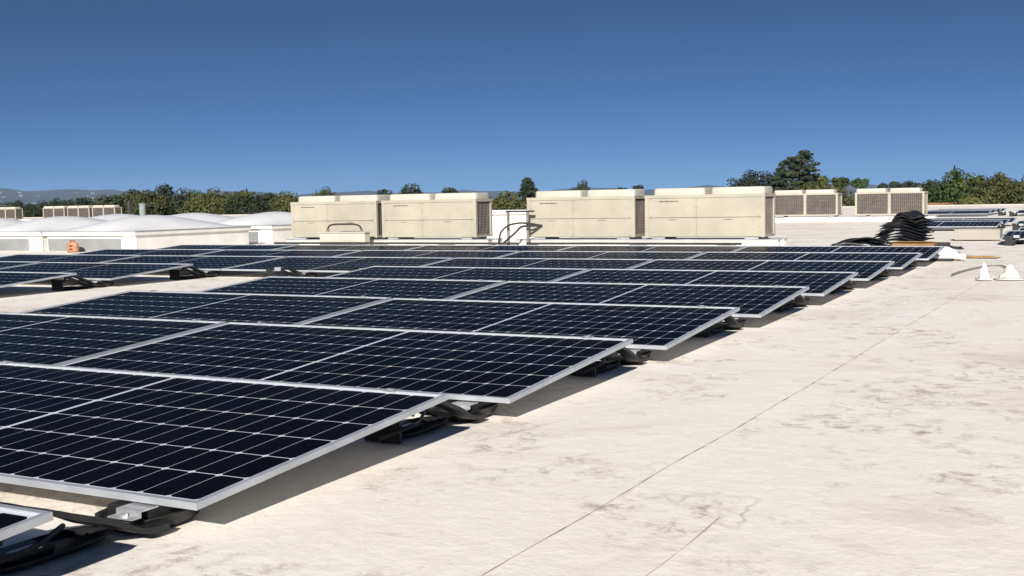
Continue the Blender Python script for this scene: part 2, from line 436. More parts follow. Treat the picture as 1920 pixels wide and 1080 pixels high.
def rack(x, y, label, rz=0, z=0.0, rot=None):
    global first
    o = proto if first else copy_tree(proto); first = False
    o.location = (x, y, z); o.rotation_euler = rot or (0, 0, rz)
    tag(o, label, 'panel mount', 'black plastic panel mounts')
    return o
YB = WD*math.cos(TILT)
for rname, k in ROWS.items():
    y = k*PY+YB
    rown = ORD[7-k]
    rack(-0.19, y, 'black panel mount under the open roof end of the %s row from the condensers' % rown)
    if k <= 0: rack(-1.02, y, 'black panel mount under the end panel middle, %s row from the condensers' % rown)
    if k in (3, 4):
        rack(-3*PX-0.19, y, 'black moulded panel mount at the aisle corner of the %s row from the condensers' % rown)
        rack(-3*PX-1.9, y, 'black moulded panel mount further along the %s row past the aisle' % rown)
    if k == 2: rack(-3*PX-0.9, y, 'black moulded panel mount at the aisle, lowest row past the aisle')
    if k == 4:
        rack(-2*PX-0.12, y, 'black moulded panel mount across the aisle mouth beside the main block of panels')
        rack(-2*PX-1.05, y, 'black moulded panel mount in the aisle mouth under the third panel of its row')
# small array over on the right-hand side
for (x, y, n) in ((0.12+2.05, 14.55, 'panel end facing the pile of black racking, near row across the gap'), (0.16+2.05, 15.93, 'panel behind the near one across the gap from the pile of racking'),
                  (-0.46, 20.3, 'panel behind the pile of black racking with open roof before it'), (-0.46, 21.68, 'panel behind that beyond the pile of black racking'),
                  (1.83, 20.3, 'panel across the support gap in the middle array beyond the pile'), (1.83, 21.68, 'rear panel across the support gap in the middle array'),
                  (-1.95, 33.0, 'panel in the farthest array beside the coil units'), (-1.95, 34.38, 'panel second back in the farthest array beside the coil units'),
                  (0.78, 33.0, 'panel across the gap in the farthest array before the trees'), (0.78, 34.38, 'second panel back across the gap in the farthest array before the trees'),
                  (-1.95, 35.76, 'panel third back in the farthest array beside the coil units'), (0.78, 35.76, 'third panel back across the gap in the farthest array before the trees'),
                  (-1.95, 37.14, 'panel rearmost in the farthest array beside the coil units'), (0.78, 37.14, 'rearmost panel across the gap in the farthest array before the trees'),
                  (-0.46, 23.06, 'panel rearmost in the middle array beyond the pile of racking'), (1.83, 23.06, 'rearmost panel across the support gap in the middle array')):
    solar_panel(x, y, 'dark solar ' + n, 'solar panels in the far arrays by the trees', False)
for (x, y, n) in ((0.30, 14.4, 'at the bare corner of the near panel across the gap'), (0.30, 15.57, 'between the two near panels across the gap'), (-0.55, 21.32, 'at the end of the middle array beyond the pile'), (-0.1, 20.0, 'in the support gap of the middle array'),
                  (-0.1, 21.3, 'deeper in the support gap of the middle array'), (-1.7, 34.0, 'in the gap of the farthest array'), (-1.3, 32.8, 'at the front of the gap of the farthest array')):
    rack(x, y, 'black panel mount ' + n)

# ------------------------------------------------------------------ condensers
CW, CD, CH = 1.64, 0.5, 0.56
def condenser_proto():
    """origin: centre of the base; front (access panels) faces -y, coils on the back and both ends"""
    o = empty('condenser')
    hw, hd = CW/2, CD/2
    cb = MB()
    for sx in (-1, 1):
        for sy in (-1, 1):
            x0 = sx*hw - (0.05 if sx > 0 else 0); y0 = sy*hd - (0.05 if sy > 0 else 0)
            cb.box(x0, x0+0.05, y0, y0+0.05, 0.0, CH-0.042)
    cb.box(-0.035, 0.035, hd-0.05, hd-0.001, 0.03, CH-0.042)
    cb.box(-hw-0.004, hw+0.004, -hd-0.004, hd+0.004, CH-0.042, CH)
    cb.box(-hw+0.001, hw-0.001, -hd+0.052, hd-0.001, 0.0, 0.03)
    cb.build('cabinet', 'beige', o, 0.003)
    for (xa, xb) in ((-hw+0.051, -0.102), (-0.098, hw-0.051)):
        u = MB().box(xa, xb, -hd+0.004, -hd+0.014, 0.262, CH-0.044).build('upper_access_panel', 'beige', o, 0.002)
        l = MB().box(xa, xb, -hd+0.003, -hd+0.013, 0.006, 0.256).build('lower_access_panel', 'beige', o, 0.002)
        for pnl, z0, z1, yy in ((u, 0.275, CH-0.058, -hd+0.004), (l, 0.022, 0.242, -hd+0.003)):
            sw = MB()
            for x in (xa+0.025, xb-0.025):
                for z in (z0, (z0+z1)/2, z1): sw.box(x-0.006, x+0.006, yy-0.002, yy-0.0002, z-0.005, z+0.005)
            tag(sw.build('screws', 'wire', pnl), kind='stuff')
        MB().box((xa+xb)/2-0.06, (xa+xb)/2+0.06, -hd+0.0005, -hd+0.0028, 0.226, 0.236).build('hand_grip', 'wire', l)
    MB().box(-hw+0.05, hw-0.05, -hd+0.016, -hd+0.022, 0.004, CH-0.043).build('inner_lining', 'wire', o)
    pl = MB()
    for i in range(10):
        x = -hw+0.21+i*0.026; pl.box(x, x+(0.017 if i % 3 else 0.022), -hd+0.0015, -hd+0.004, 0.468+0.003*(i % 2), 0.482)
    pl.build('nameplate', 'insulation', o)
    for (xa, xb) in ((-hw+0.05, -0.035), (0.035, hw-0.05)):
        c = MB().box(xa, xb, hd-0.06, hd-0.035, 0.03, CH-0.042).build('coil', 'fin', o)
        gr = MB(); n = 15
        for i in range(n): z = 0.045+(CH-0.10)*i/(n-1); gr.box(xa, xb, hd-0.022, hd-0.017, z-0.0028, z+0.0028)
        n = 16
        for i in range(n): x = xa+0.02+(xb-xa-0.04)*i/(n-1); gr.box(x-0.003, x+0.003, hd-0.017, hd-0.012, 0.03, CH-0.042)
        gr.build('grille', 'wire', c)
    for sx in (-1, 1):
        c = MB().box(min(sx*(hw-0.06), sx*(hw-0.035)), max(sx*(hw-0.06), sx*(hw-0.035)), -hd+0.05, hd-0.05, 0.03, CH-0.042).build('coil', 'fin', o)
        gr = MB()
        for i in range(13): z = 0.045+(CH-0.10)*i/12; x = sx*(hw-0.019); gr.box(x-0.0025, x+0.0025, -hd+0.05, hd-0.05, z-0.003, z+0.003)
        for i in range(9): y = -hd+0.08+(CD-0.16)*i/8; x = sx*(hw-0.014); gr.box(x-0.0025, x+0.0025, y-0.003, y+0.003, 0.03, CH-0.042)
        gr.build('grille', 'wire', c)
    for sx in (-1, 1):
        cx = sx*0.40+0.045
        def rr(hx, hy, rad, z, n=5):
            out = []
            for (ax, ay, a0) in ((hx-rad, hy-rad, 0), (-hx+rad, hy-rad, 90), (-hx+rad, -hy+rad, 180), (hx-rad, -hy+rad, 270)):
                for i in range(n): q = R(a0+90*i/(n-1)); out.append((cx+ax+rad*math.cos(q), ay+rad*math.sin(q), z))
            return out
        loops = [rr(0.36, 0.215, 0.05, CH), rr(0.358, 0.213, 0.05, CH+0.068), rr(0.350, 0.206, 0.05, CH+0.088), rr(0.338, 0.20, 0.05, CH+0.092), rr(0.335, 0.20, 0.05, CH+0.076), rr(0.33, 0.195, 0.05, CH+0.002)]
        s_ = MB(); n = len(loops[0])
        for lp in loops: s_.v += lp
        for i in range(len(loops)-1):
            for j in range(n): s_.f.append((i*n+j, i*n+(j+1) % n, (i+1)*n+(j+1) % n, (i+1)*n+j))
        fs = s_.build('fan_shroud', 'beige_cap', o, smooth=True)
        gg = MB()
        for q in (0.05, 0.09, 0.13, 0.17): gg.tube([(cx+1.6*q*math.cos(a*math.pi/10), q*math.sin(a*math.pi/10), CH+0.068) for a in range(21)], 0.003, 4, False)
        for a in range(6): q = a*math.pi/6; gg.tube([(cx-0.32*math.cos(q), -0.19*math.sin(q), CH+0.070), (cx+0.32*math.cos(q), 0.19*math.sin(q), CH+0.070)], 0.003, 4)
        gg.build('fan_guard', 'wire', fs)
        fb = MB(); fb.lathe([(0.05, 0.02), (0.05, 0.05), (0.02, 0.055)], 12, (cx, 0, CH), 1, 1)
        for a in range(4):
            q = a*math.pi/2+0.3; d = Vector((math.cos(q), math.sin(q)*0.62, 0)); e = Vector((-math.sin(q), math.cos(q)*0.62, 0))
            fb.quad([Vector((cx, 0, CH+0.03))+d*0.05-e*0.03, Vector((cx, 0, CH+0.025))+d*0.29-e*0.07, Vector((cx, 0, CH+0.045))+d*0.29+e*0.07, Vector((cx, 0, CH+0.04))+d*0.05+e*0.03])
        fb.build('fan', 'fan_black', fs)
    ft = MB()
    for sx in (-1, 1): ft.box(sx*hw*0.78-0.09, sx*hw*0.78+0.09, -hd+0.02, hd-0.02, -0.028, -0.001)
    ft.build('foot', 'galv', o)
    return o
cproto = condenser_proto(); cfirst = True
def condenser(x, y, rz, label, group):
    global cfirst
    o = cproto if cfirst else copy_tree(cproto); cfirst = False
    o.location = (x, y, 0.162); o.rotation_euler = (0, 0, rz); tag(o, label, 'condenser', group)
CG = 'beige condensers facing the panels'
condenser(-9.34, 13.25, 0, 'beige condenser behind the dark looped pipe, beside the white domed skylights', CG)
condenser(-7.60, 13.25, R(0.4), 'beige condenser between the one with looped pipe and the upright pipe stand', CG)
condenser(-5.12, 13.25, 0, 'beige condenser beside the pipe stand on its open roof side', CG)
condenser(-3.33, 13.25, 0, 'beige condenser at the open roof end of the front line', CG)
CB = 'condensers showing their coil grilles'
condenser(-5.72, 28.1, math.pi, 'distant condenser with coil grilles, half behind the end beige condenser', CB)
condenser(-3.66, 28.1, math.pi, 'distant condenser with coil grilles behind the pile of black racking', CB)
for x, n in ((-44.5-1.2, 'beside the pale green stack'), (-47.55, 'second from the pale green stack'), (-49.4, 'third from the pale green stack'), (-53.2, 'standing apart beyond the gap')):
    condenser(x, 42.25, math.pi, 'small far condenser with coil grilles behind the domes, ' + n, 'far condensers behind the domed skylights')
# equipment rails under the condensers
def rail(x0, x1, y0, y1, h, label, group):
    o = tag(empty('equipment_rail', ((x0+x1)/2, (y0+y1)/2, 0)), label, 'equipment rail', group)
    hx, hy = (x1-x0)/2, (y1-y0)/2
    MB().box(-hx, hx, -hy, hy, 0, h-0.012).build('curb', 'white_metal', o, 0.004)
    MB().box(-hx-0.015, hx+0.015, -hy-0.015, hy+0.015, h-0.0119, h).build('cap_flashing', 'galv', o, 0.002)
for (x0, x1, n) in ((-10.3, -6.6, 'skylight end pair of beige condensers'), (-6.15, -2.35, 'open roof end pair of beige condensers')):
    rail(x0, x1, 13.03, 13.17, 0.133, 'long pale rail along the front foot of the ' + n, 'rails under condensers')
    rail(x0, x1, 13.33, 13.47, 0.133, 'long pale rail along the rear foot of the ' + n, 'rails under condensers')
rail(-6.9, -2.6, 27.93, 28.27, 0.133, 'pale rail under the distant coil grille condensers', 'rails under condensers')
rail(-54.5, -44.6, 42.1, 42.4, 0.133, 'pale rail under the far condensers behind the domes', 'rails under condensers')
# refrigerant lines on small sleepers in front of the rails
def sleeper(x, y, n):
    o = tag(empty('pipe_sleeper', (x, y, 0)), n, 'pipe sleeper', 'pipe sleepers before the condensers')
    MB().box(-0.11, 0.11, -0.07, 0.07, 0.006, 0.065).build('block', 'white_metal', o, 0.006)
    MB().box(-0.13, 0.13, -0.09, 0.09, 0, 0.012).build('pad', 'plastic', o, 0.003)
    MB().box(-0.12, 0.12, -0.022, 0.022, 0.0655, 0.073).build('strut', 'steel', o)
for i, x in enumerate((-9.85, -8.2, -7.05, -5.7, -4.1, -2.9)):
    sleeper(x, 12.62, 'white block sleeper under the dark pipe, %s from the domed skylights' % ORD[i])
def pipe(name, pts, r, mat, label, group=None, n=8):
    o = MB().tube(smooth_path(pts, 6), r, n).build(name, mat, None, smooth=True)
    return tag(o, label, 'pipe', group)
pipe('insulated_pipe', [(-10.2, 12.63, 0.091), (-9, 12.62, 0.092), (-7.5, 12.63, 0.091), (-6.2, 12.61, 0.091), (-5.9, 12.63, 0.091)], 0.017, 'insulation', 'dark insulated pipe running along before the skylight end condensers', 'dark pipe runs')
pipe('insulated_pipe', [(-5.75, 12.61, 0.091), (-4.6, 12.63, 0.092), (-3.6, 12.62, 0.091), (-2.7, 12.62, 0.091)], 0.017, 'insulation', 'dark insulated pipe running along before the open roof end condensers', 'dark pipe runs')
pipe('conduit', [(-9.6, 12.74, 0.03), (-8.4, 12.72, 0.035), (-7.3, 12.78, 0.03), (-6.4, 12.7, 0.03)], 0.02, 'grey_pipe', 'grey conduit lying on the roof below the dark pipe', 'grey conduits')
pipe('conduit', [(-6.1, 12.72, 0.04), (-5.2, 12.7, 0.03), (-4.4, 12.78, 0.032), (-3.0, 12.74, 0.03)], 0.02, 'grey_pipe', 'grey conduit lying before the open roof end condensers', 'grey conduits')
# valve box with looped pipe in front of the first condenser
vb = tag(empty('valve_box', (-8.95, 12.76, 0)), 'pale box with a dark looped pipe before a beige condenser', 'valve box')
MB().box(-0.42, 0.42, -0.07, 0.07, 0.02, 0.245).build('housing', 'beige_cap', vb, 0.008)
MB().box(-0.44, 0.44, -0.09, 0.09, 0.245, 0.26).build('lid', 'beige_cap', vb, 0.004)
for x in (-0.36, 0.36): MB().box(x-0.04, x+0.04, -0.08, 0.08, 0, 0.02).build('foot', 'plastic', vb)
lp = [(-0.31, 0, 0.255), (-0.31, 0, 0.31), (-0.27, 0, 0.355), (-0.17, 0, 0.373), (0, 0, 0.375), (0.17, 0, 0.373), (0.27, 0, 0.35), (0.315, 0, 0.30), (0.315, 0, 0.255)]
MB().tube(smooth_path(lp, 5), 0.014, 8).build('pipe_loop', 'insulation', vb, smooth=True)
for x in (-0.31, 0.315): MB().lathe([(0.026, 0), (0.026, 0.03), (0.018, 0.034)], 10, (x, 0, 0.26)).build('collar', 'grey_pipe', vb)
# pipe stand and bent lines between the middle condensers
ps = tag(empty('pipe_stand', (-5.98, 12.86, 0)), 'dark goalpost pipe stand between the middle beige condensers', 'pipe stand')
for x in (-0.19, 0.12): MB().box(x-0.016, x+0.016, -0.016, 0.016, 0.01, 0.52).build('post', 'grey_pipe', ps)
MB().box(-0.22, 0.22, -0.02, 0.02, 0.5205, 0.545).build('crossbar', 'insulation', ps)
for x in (-0.19, 0.12): MB().box(x-0.07, x+0.07, -0.06, 0.06, 0, 0.01).build('base_plate', 'steel', ps)
pipe('bent_pipe', [(-6.28, 12.78, 0.10), (-6.24, 12.77, 0.24), (-6.12, 12.77, 0.335), (-5.95, 12.78, 0.37), (-5.80, 12.82, 0.36), (-5.72, 12.98, 0.33)], 0.014, 'insulation', 'dark pipe arching up past the pipe stand post', 'bent pipes at the stand')
pipe('bent_pipe', [(-6.16, 12.71, 0.10), (-6.08, 12.71, 0.16), (-5.98, 12.72, 0.24), (-5.90, 12.74, 0.315), (-5.80, 12.78, 0.33), (-5.70, 12.98, 0.33)], 0.016, 'insulation', 'dark pipe sweeping up diagonally across the pipe stand', 'bent pipes at the stand')
# white hatch behind the stand
hb = tag(empty('roof_hatch', (-7.35, 15.6, 0)), 'white box hatch showing between the middle beige condensers', 'roof hatch')
MB().box(-0.75, 0.75, -0.5, 0.5, 0, 0.46).build('curb', 'white_metal', hb, 0.006)
MB().box(-0.79, 0.79, -0.54, 0.54, 0.4605, 0.53).build('lid', 'dome', hb, 0.015)

# ------------------------------------------------------------------ domed skylights
def skylight(x0, y0, sx, sy, label, front_grey=True):
    """near corner (x0, y0) is the +x, -y corner; extends to -x and +y"""
    o = tag(empty('skylight', (x0-sx/2, y0+sy/2, 0)), label, 'skylight', 'white domed skylights')
    hx, hy = sx/2, sy/2
    cu = MB(); cu.box(-hx, hx, -hy+0.012, hy, 0, 0.255); cu.build('curb', 'white_metal', o, 0.006)
    n = 1; wd = (sx-0.34)/n
    for i in range(n):
        MB().box(-hx+0.02+i*wd+0.012, -hx+0.02+(i+1)*wd-0.012, -hy, -hy+0.011, 0.01, 0.205).build('side_panel', 'curb_grey', o, 0.002)
    MB().box(hx-0.28, hx+0.004, -hy-0.004, -hy+0.011, 0.002, 0.2545).build('corner_post', 'white_metal', o, 0.003)
    MB().box(-hx-0.03, hx+0.03, -hy-0.05, hy+0.03, 0.2555, 0.312).build('upper_frame', 'white_metal', o, 0.006)
    MB().box(-hx-0.04, hx+0.04, -hy-0.06, hy+0.04, 0.3125, 0.325).build('retainer', 'galv', o, 0.002)
    d = MB(); k = 16
    for j in range(k+1):
        for i in range(k+1):
            a, b_ = -1+2*i/k, -1+2*j/k
            h = (max(0, 1-abs(a)**1.7)*max(0, 1-abs(b_)**1.7))**0.85
            d.v.append((a*(hx-0.02), b_*(hy-0.02), 0.323+0.235*h))
    for j in range(k):
        for i in range(k): q = j*(k+1)+i; d.f.append((q, q+1, q+k+2, q+k+1))
    d.build('dome', 'dome', o, smooth=True)
skylight(-12.0, 11.5, 2.0, 2.62, 'white domed skylight whose cream side runs toward the condenser line')
skylight(-14.1, 11.5, 2.0, 2.62, 'white domed skylight with grey side panels and orange bag before it')
skylight(-16.2, 11.5, 2.0, 2.62, 'white domed skylight at the outer end of the near line of domes')
skylight(-12.0, 14.75, 2.0, 2.62, 'white domed skylight half hidden behind the end beige condenser')
skylight(-14.1, 14.75, 2.0, 2.62, 'white domed skylight behind the one with the cream side')
skylight(-16.2, 14.75, 2.0, 2.62, 'white domed skylight in back, outer end of its line')
bgp = tag(empty('tool_bag', (-13.15, 11.28, 0)), 'small orange bag with dark red marks against the grey skylight side', 'bag')
bb = MB(); bb.lathe([(0.10, 0.0), (0.115, 0.02), (0.115, 0.09), (0.10, 0.14), (0.075, 0.16)], 14, (0, 0, 0), 1, 0.6); bb.build('body', 'orange', bgp, smooth=True)
MB().tube([(-0.06, 0, 0.15), (-0.04, 0, 0.18), (0.04, 0, 0.18), (0.06, 0, 0.15)], 0.009, 6).build('handle', 'red_dark', bgp)
for z in (0.05, 0.10): MB().box(0.0, 0.06, -0.076, -0.062, z-0.011, z+0.011).build('stripe', 'red_dark', bgp)
# pale green stack and dark post beyond the far condensers
vs = tag(empty('vent_stack', (-47.0, 46.0, 0)), 'pale green vent stack on a red base beyond the far condensers', 'vent stack')
MB().lathe([(0.17, 0.22), (0.17, 0.80), (0.21, 0.81), (0.21, 0.86), (0.05, 0.9)], 16).build('flue', 'stack_green', vs)
MB().box(-0.33, 0.33, -0.33, 0.33, 0, 0.22).build('base', 'red_paint', vs, 0.02)
po = tag(empty('mast', (-47.9, 45.9, 0)), 'dark slender post standing beside the pale green stack', 'post')
MB().lathe([(0.10, 0), (0.09, 0.5), (0.11, 0.6), (0.11, 0.95), (0.04, 1.08)], 10).build('pole', 'insulation', po)
MB().box(-0.2, 0.2, -0.2, 0.2, 0, 0.03).build('base_plate', 'galv', po)

# ------------------------------------------------------------------ pile of spare racking
ARCH = [(-0.32, 0.0), (-0.30, 0.004), (-0.24, 0.030), (-0.16, 0.062), (-0.06, 0.082), (0.04, 0.080), (0.14, 0.060), (0.22, 0.036), (0.28, 0.024), (0.33, 0.030)]
def arch_proto():
    o = empty('racking_arch'); P = [(p.y, p.z) for p in smooth_path([(0, y, z) for y, z in ARCH], 3)]
    MB().ribbon(P, -0.07, 0.07, 0.007).build('arched_strip', 'plastic', o)
    for sx in (-0.08, 0.07): MB().ribbon([(y*1.02, z-0.002) for y, z in P], sx, sx+0.010, 0.014).build('rim', 'plastic', o)
    for y in (-0.25, 0.27): MB().box(-0.03, 0.03, y-0.02, y+0.02, 0.034, 0.046).build('lug', 'plastic', o, 0.003)
    return o
aproto = arch_proto(); afirst = True
def arch(x, y, z, rot, label):
    global afirst
    o = aproto if afirst else copy_tree(aproto); afirst = False
    o.location = (x, y, z); o.rotation_euler = rot; tag(o, label, 'racking arch', 'spare black racking arches in a pile')
for i in range(12):
    q = i/11
    arch(-0.70+0.15*q+0.014*math.sin(i*2.1), 12.0+0.03*math.sin(i*1.7), 0.012+0.0345*i, (R(random.uniform(-2, 2)), R(2+7*q+random.uniform(-1.5, 1.5)), R(-92-52*q+random.uniform(-6, 6))),
         'spare black racking arch in the leaning nested stack, %s up from the roof' % ORD[i])
arch(-1.02, 11.62, 0.006, (0, 0, R(-78)), 'loose black racking arch lying flat beside the nested stack, crossed by another')
arch(-1.12, 11.80, 0.085, (R(2), R(10), R(-99)), 'loose black racking arch leaning over its neighbour at the outer end of the pile')
arch(-1.05, 11.98, 0.045, (0, R(4), R(-84)), 'loose black racking arch behind the two crossed ones at the pile')
arch(-1.16, 11.70, 0.04, (0, R(-8), R(-70)), 'loose black racking arch slanting down at the outermost tip of the pile')
arch(-0.92, 11.66, 0.10, (0, R(-12), R(-100)), 'loose black racking arch propped against the foot of the nested stack')
arch(-0.38, 12.42, 0.02, (0, R(5), R(-74)), 'loose black racking arch poking out behind the nested stack')
cb = tag(empty('cardboard_box', (-0.42, 11.42, 0)), 'flattened brown cardboard box at the foot of the racking pile', 'cardboard')
MB().box(-0.22, 0.22, -0.13, 0.13, 0, 0.115).build('body', 'cardboard', cb, 0.004)
a = MB().box(-0.22, 0.22, 0, 0.12, -0.003, 0.003).build('flap', 'cardboard', cb); a.location = (0, -0.13, 0.1165); a.rotation_euler = (R(14), 0, 0)
a = MB().box(-0.22, 0.22, -0.12, 0, -0.003, 0.003).build('flap', 'cardboard', cb); a.location = (0, 0.13, 0.1165); a.rotation_euler = (R(-24), 0, 0)
def crumple(name, x, y, sx, sy, h, mat, label, cat, seed):
    rnd = random.Random(seed); b = MB(); n = 10
    for j in range(n+1):
        for i in range(n+1):
            a_, c_ = -1+2*i/n, -1+2*j/n; e = max(0, 1-max(abs(a_), abs(c_)))
            b.v.append((x+a_*sx*(1+rnd.uniform(-.12, .12)), y+c_*sy*(1+rnd.uniform(-.12, .12)), 0.004+h*min(1, e*2.5)*rnd.uniform(0.35, 1)))
    for j in range(n):
        for i in range(n): k = j*(n+1)+i; b.f.append((k, k+1, k+n+2, k+n+1))
    return tag(b.build(name, mat), label, cat)
crumple('plastic_sheet', -0.17, 11.75, 0.16, 0.16, 0.10, 'white_plastic', 'crumpled white plastic sheet beside the cardboard at the racking pile', 'plastic sheet', 3)
crumple('cardboard_scrap', -0.05, 11.0, 0.16, 0.10, 0.035, 'cardboard', 'torn brown cardboard scrap beside the corner of the last panel row', 'cardboard', 5)
crumple('cardboard_scrap', 0.22, 11.35, 0.22, 0.10, 0.02, 'cardboard', 'flat brown cardboard scrap out on the open roof by the pile', 'cardboard', 8)
tp = tag(empty('pallet_box', (-0.29, 16.1, 0)), 'plain tan box standing between the racking pile and the panels across', 'box')
MB().box(-0.30, 0.30, -0.2, 0.2, 0.012, 0.155).build('body', 'box_tan', tp, 0.006)
for x in (-0.24, 0.24): MB().box(x-0.05, x+0.05, -0.2, 0.2, 0, 0.012).build('skid', 'bark', tp)
MB().box(-0.305, 0.305, -0.205, 0.205, 0.1555, 0.165).build('lid', 'box_tan', tp, 0.003)
sp = tag(empty('strap_bundle', (-0.35, 12.05, 0)), 'blue and black carton under the racking pile at its open roof end', 'carton')
MB().box(-0.20, 0.20, -0.14, 0.14, 0, 0.13).build('carton', 'insulation', sp, 0.005)
MB().box(-0.17, 0.17, -0.1425, -0.140, 0.05, 0.095).build('printed_band', 'blue_print', sp)

# white flashing cones on the right with the cable
def rough(b, rnd, amt):
    b.v = [(x+rnd.uniform(-amt, amt), y+rnd.uniform(-amt, amt), z+(rnd.uniform(-amt, amt) if z > 0.02 else 0)) for x, y, z in b.v]; return b
def cone(x, y, r, h, label, sq=False):
    o = tag(empty('vent_cone', (x, y, 0)), label, 'vent cone', 'white vent flashings')
    if sq:
        MB().lathe([(r, 0.012), (r*0.93, 0.03), (r*0.62, h*0.62), (r*0.42, h*0.92), (r*0.28, h)], 9).build('hood', 'flashing', o)
    else:
        rough(MB().lathe([(r, 0.012), (r*0.8, h*0.25), (r*0.6, h*0.5), (r*0.42, h*0.72), (r*0.24, h*0.93), (r*0.14, h)], 12), random.Random(int(r*1e4)), r*0.09).build('hood', 'flashing', o, smooth=False)
    MB().lathe([(r*1.35, 0), (r*1.35, 0.006), (r*0.98, 0.0125)], 20).build('flange', 'flashing', o)
cone(0.65, 8.1, 0.048, 0.135, 'slim pointed white flashing cone beside the thin dark cable')
cone(0.83, 8.2, 0.088, 0.115, 'broad blunt white flashing hood beyond the slim cone')
cab = smooth_path([(0.36, 8.45, 0.012), (0.37, 8.75, 0.012), (0.42, 9.3, 0.012), (0.50, 9.75, 0.012), (0.62, 9.75, 0.014), (0.70, 9.4, 0.012)], 8)
tag(MB().tube(cab, 0.007, 6).build('cable', 'grey_pipe'), 'thin dark cable curling on the roof behind the slim cone', 'cable')
wp = tag(empty('conduit_stub', (-0.02, 10.72, 0)), 'short white conduit stub at the corner of the last panel row', 'conduit')
MB().tube([(-0.14, 0, 0.04), (0.17, 0.02, 0.04)], 0.022, 10).build('tube', 'white_plastic', wp)
MB().tube([(0.165, 0.02, 0.04), (0.21, 0.023, 0.042)], 0.03, 10).build('coupling', 'white_plastic', wp)
MB().box(-0.1, 0.1, -0.03, 0.03, 0, 0.018).build('cradle', 'plastic', wp)

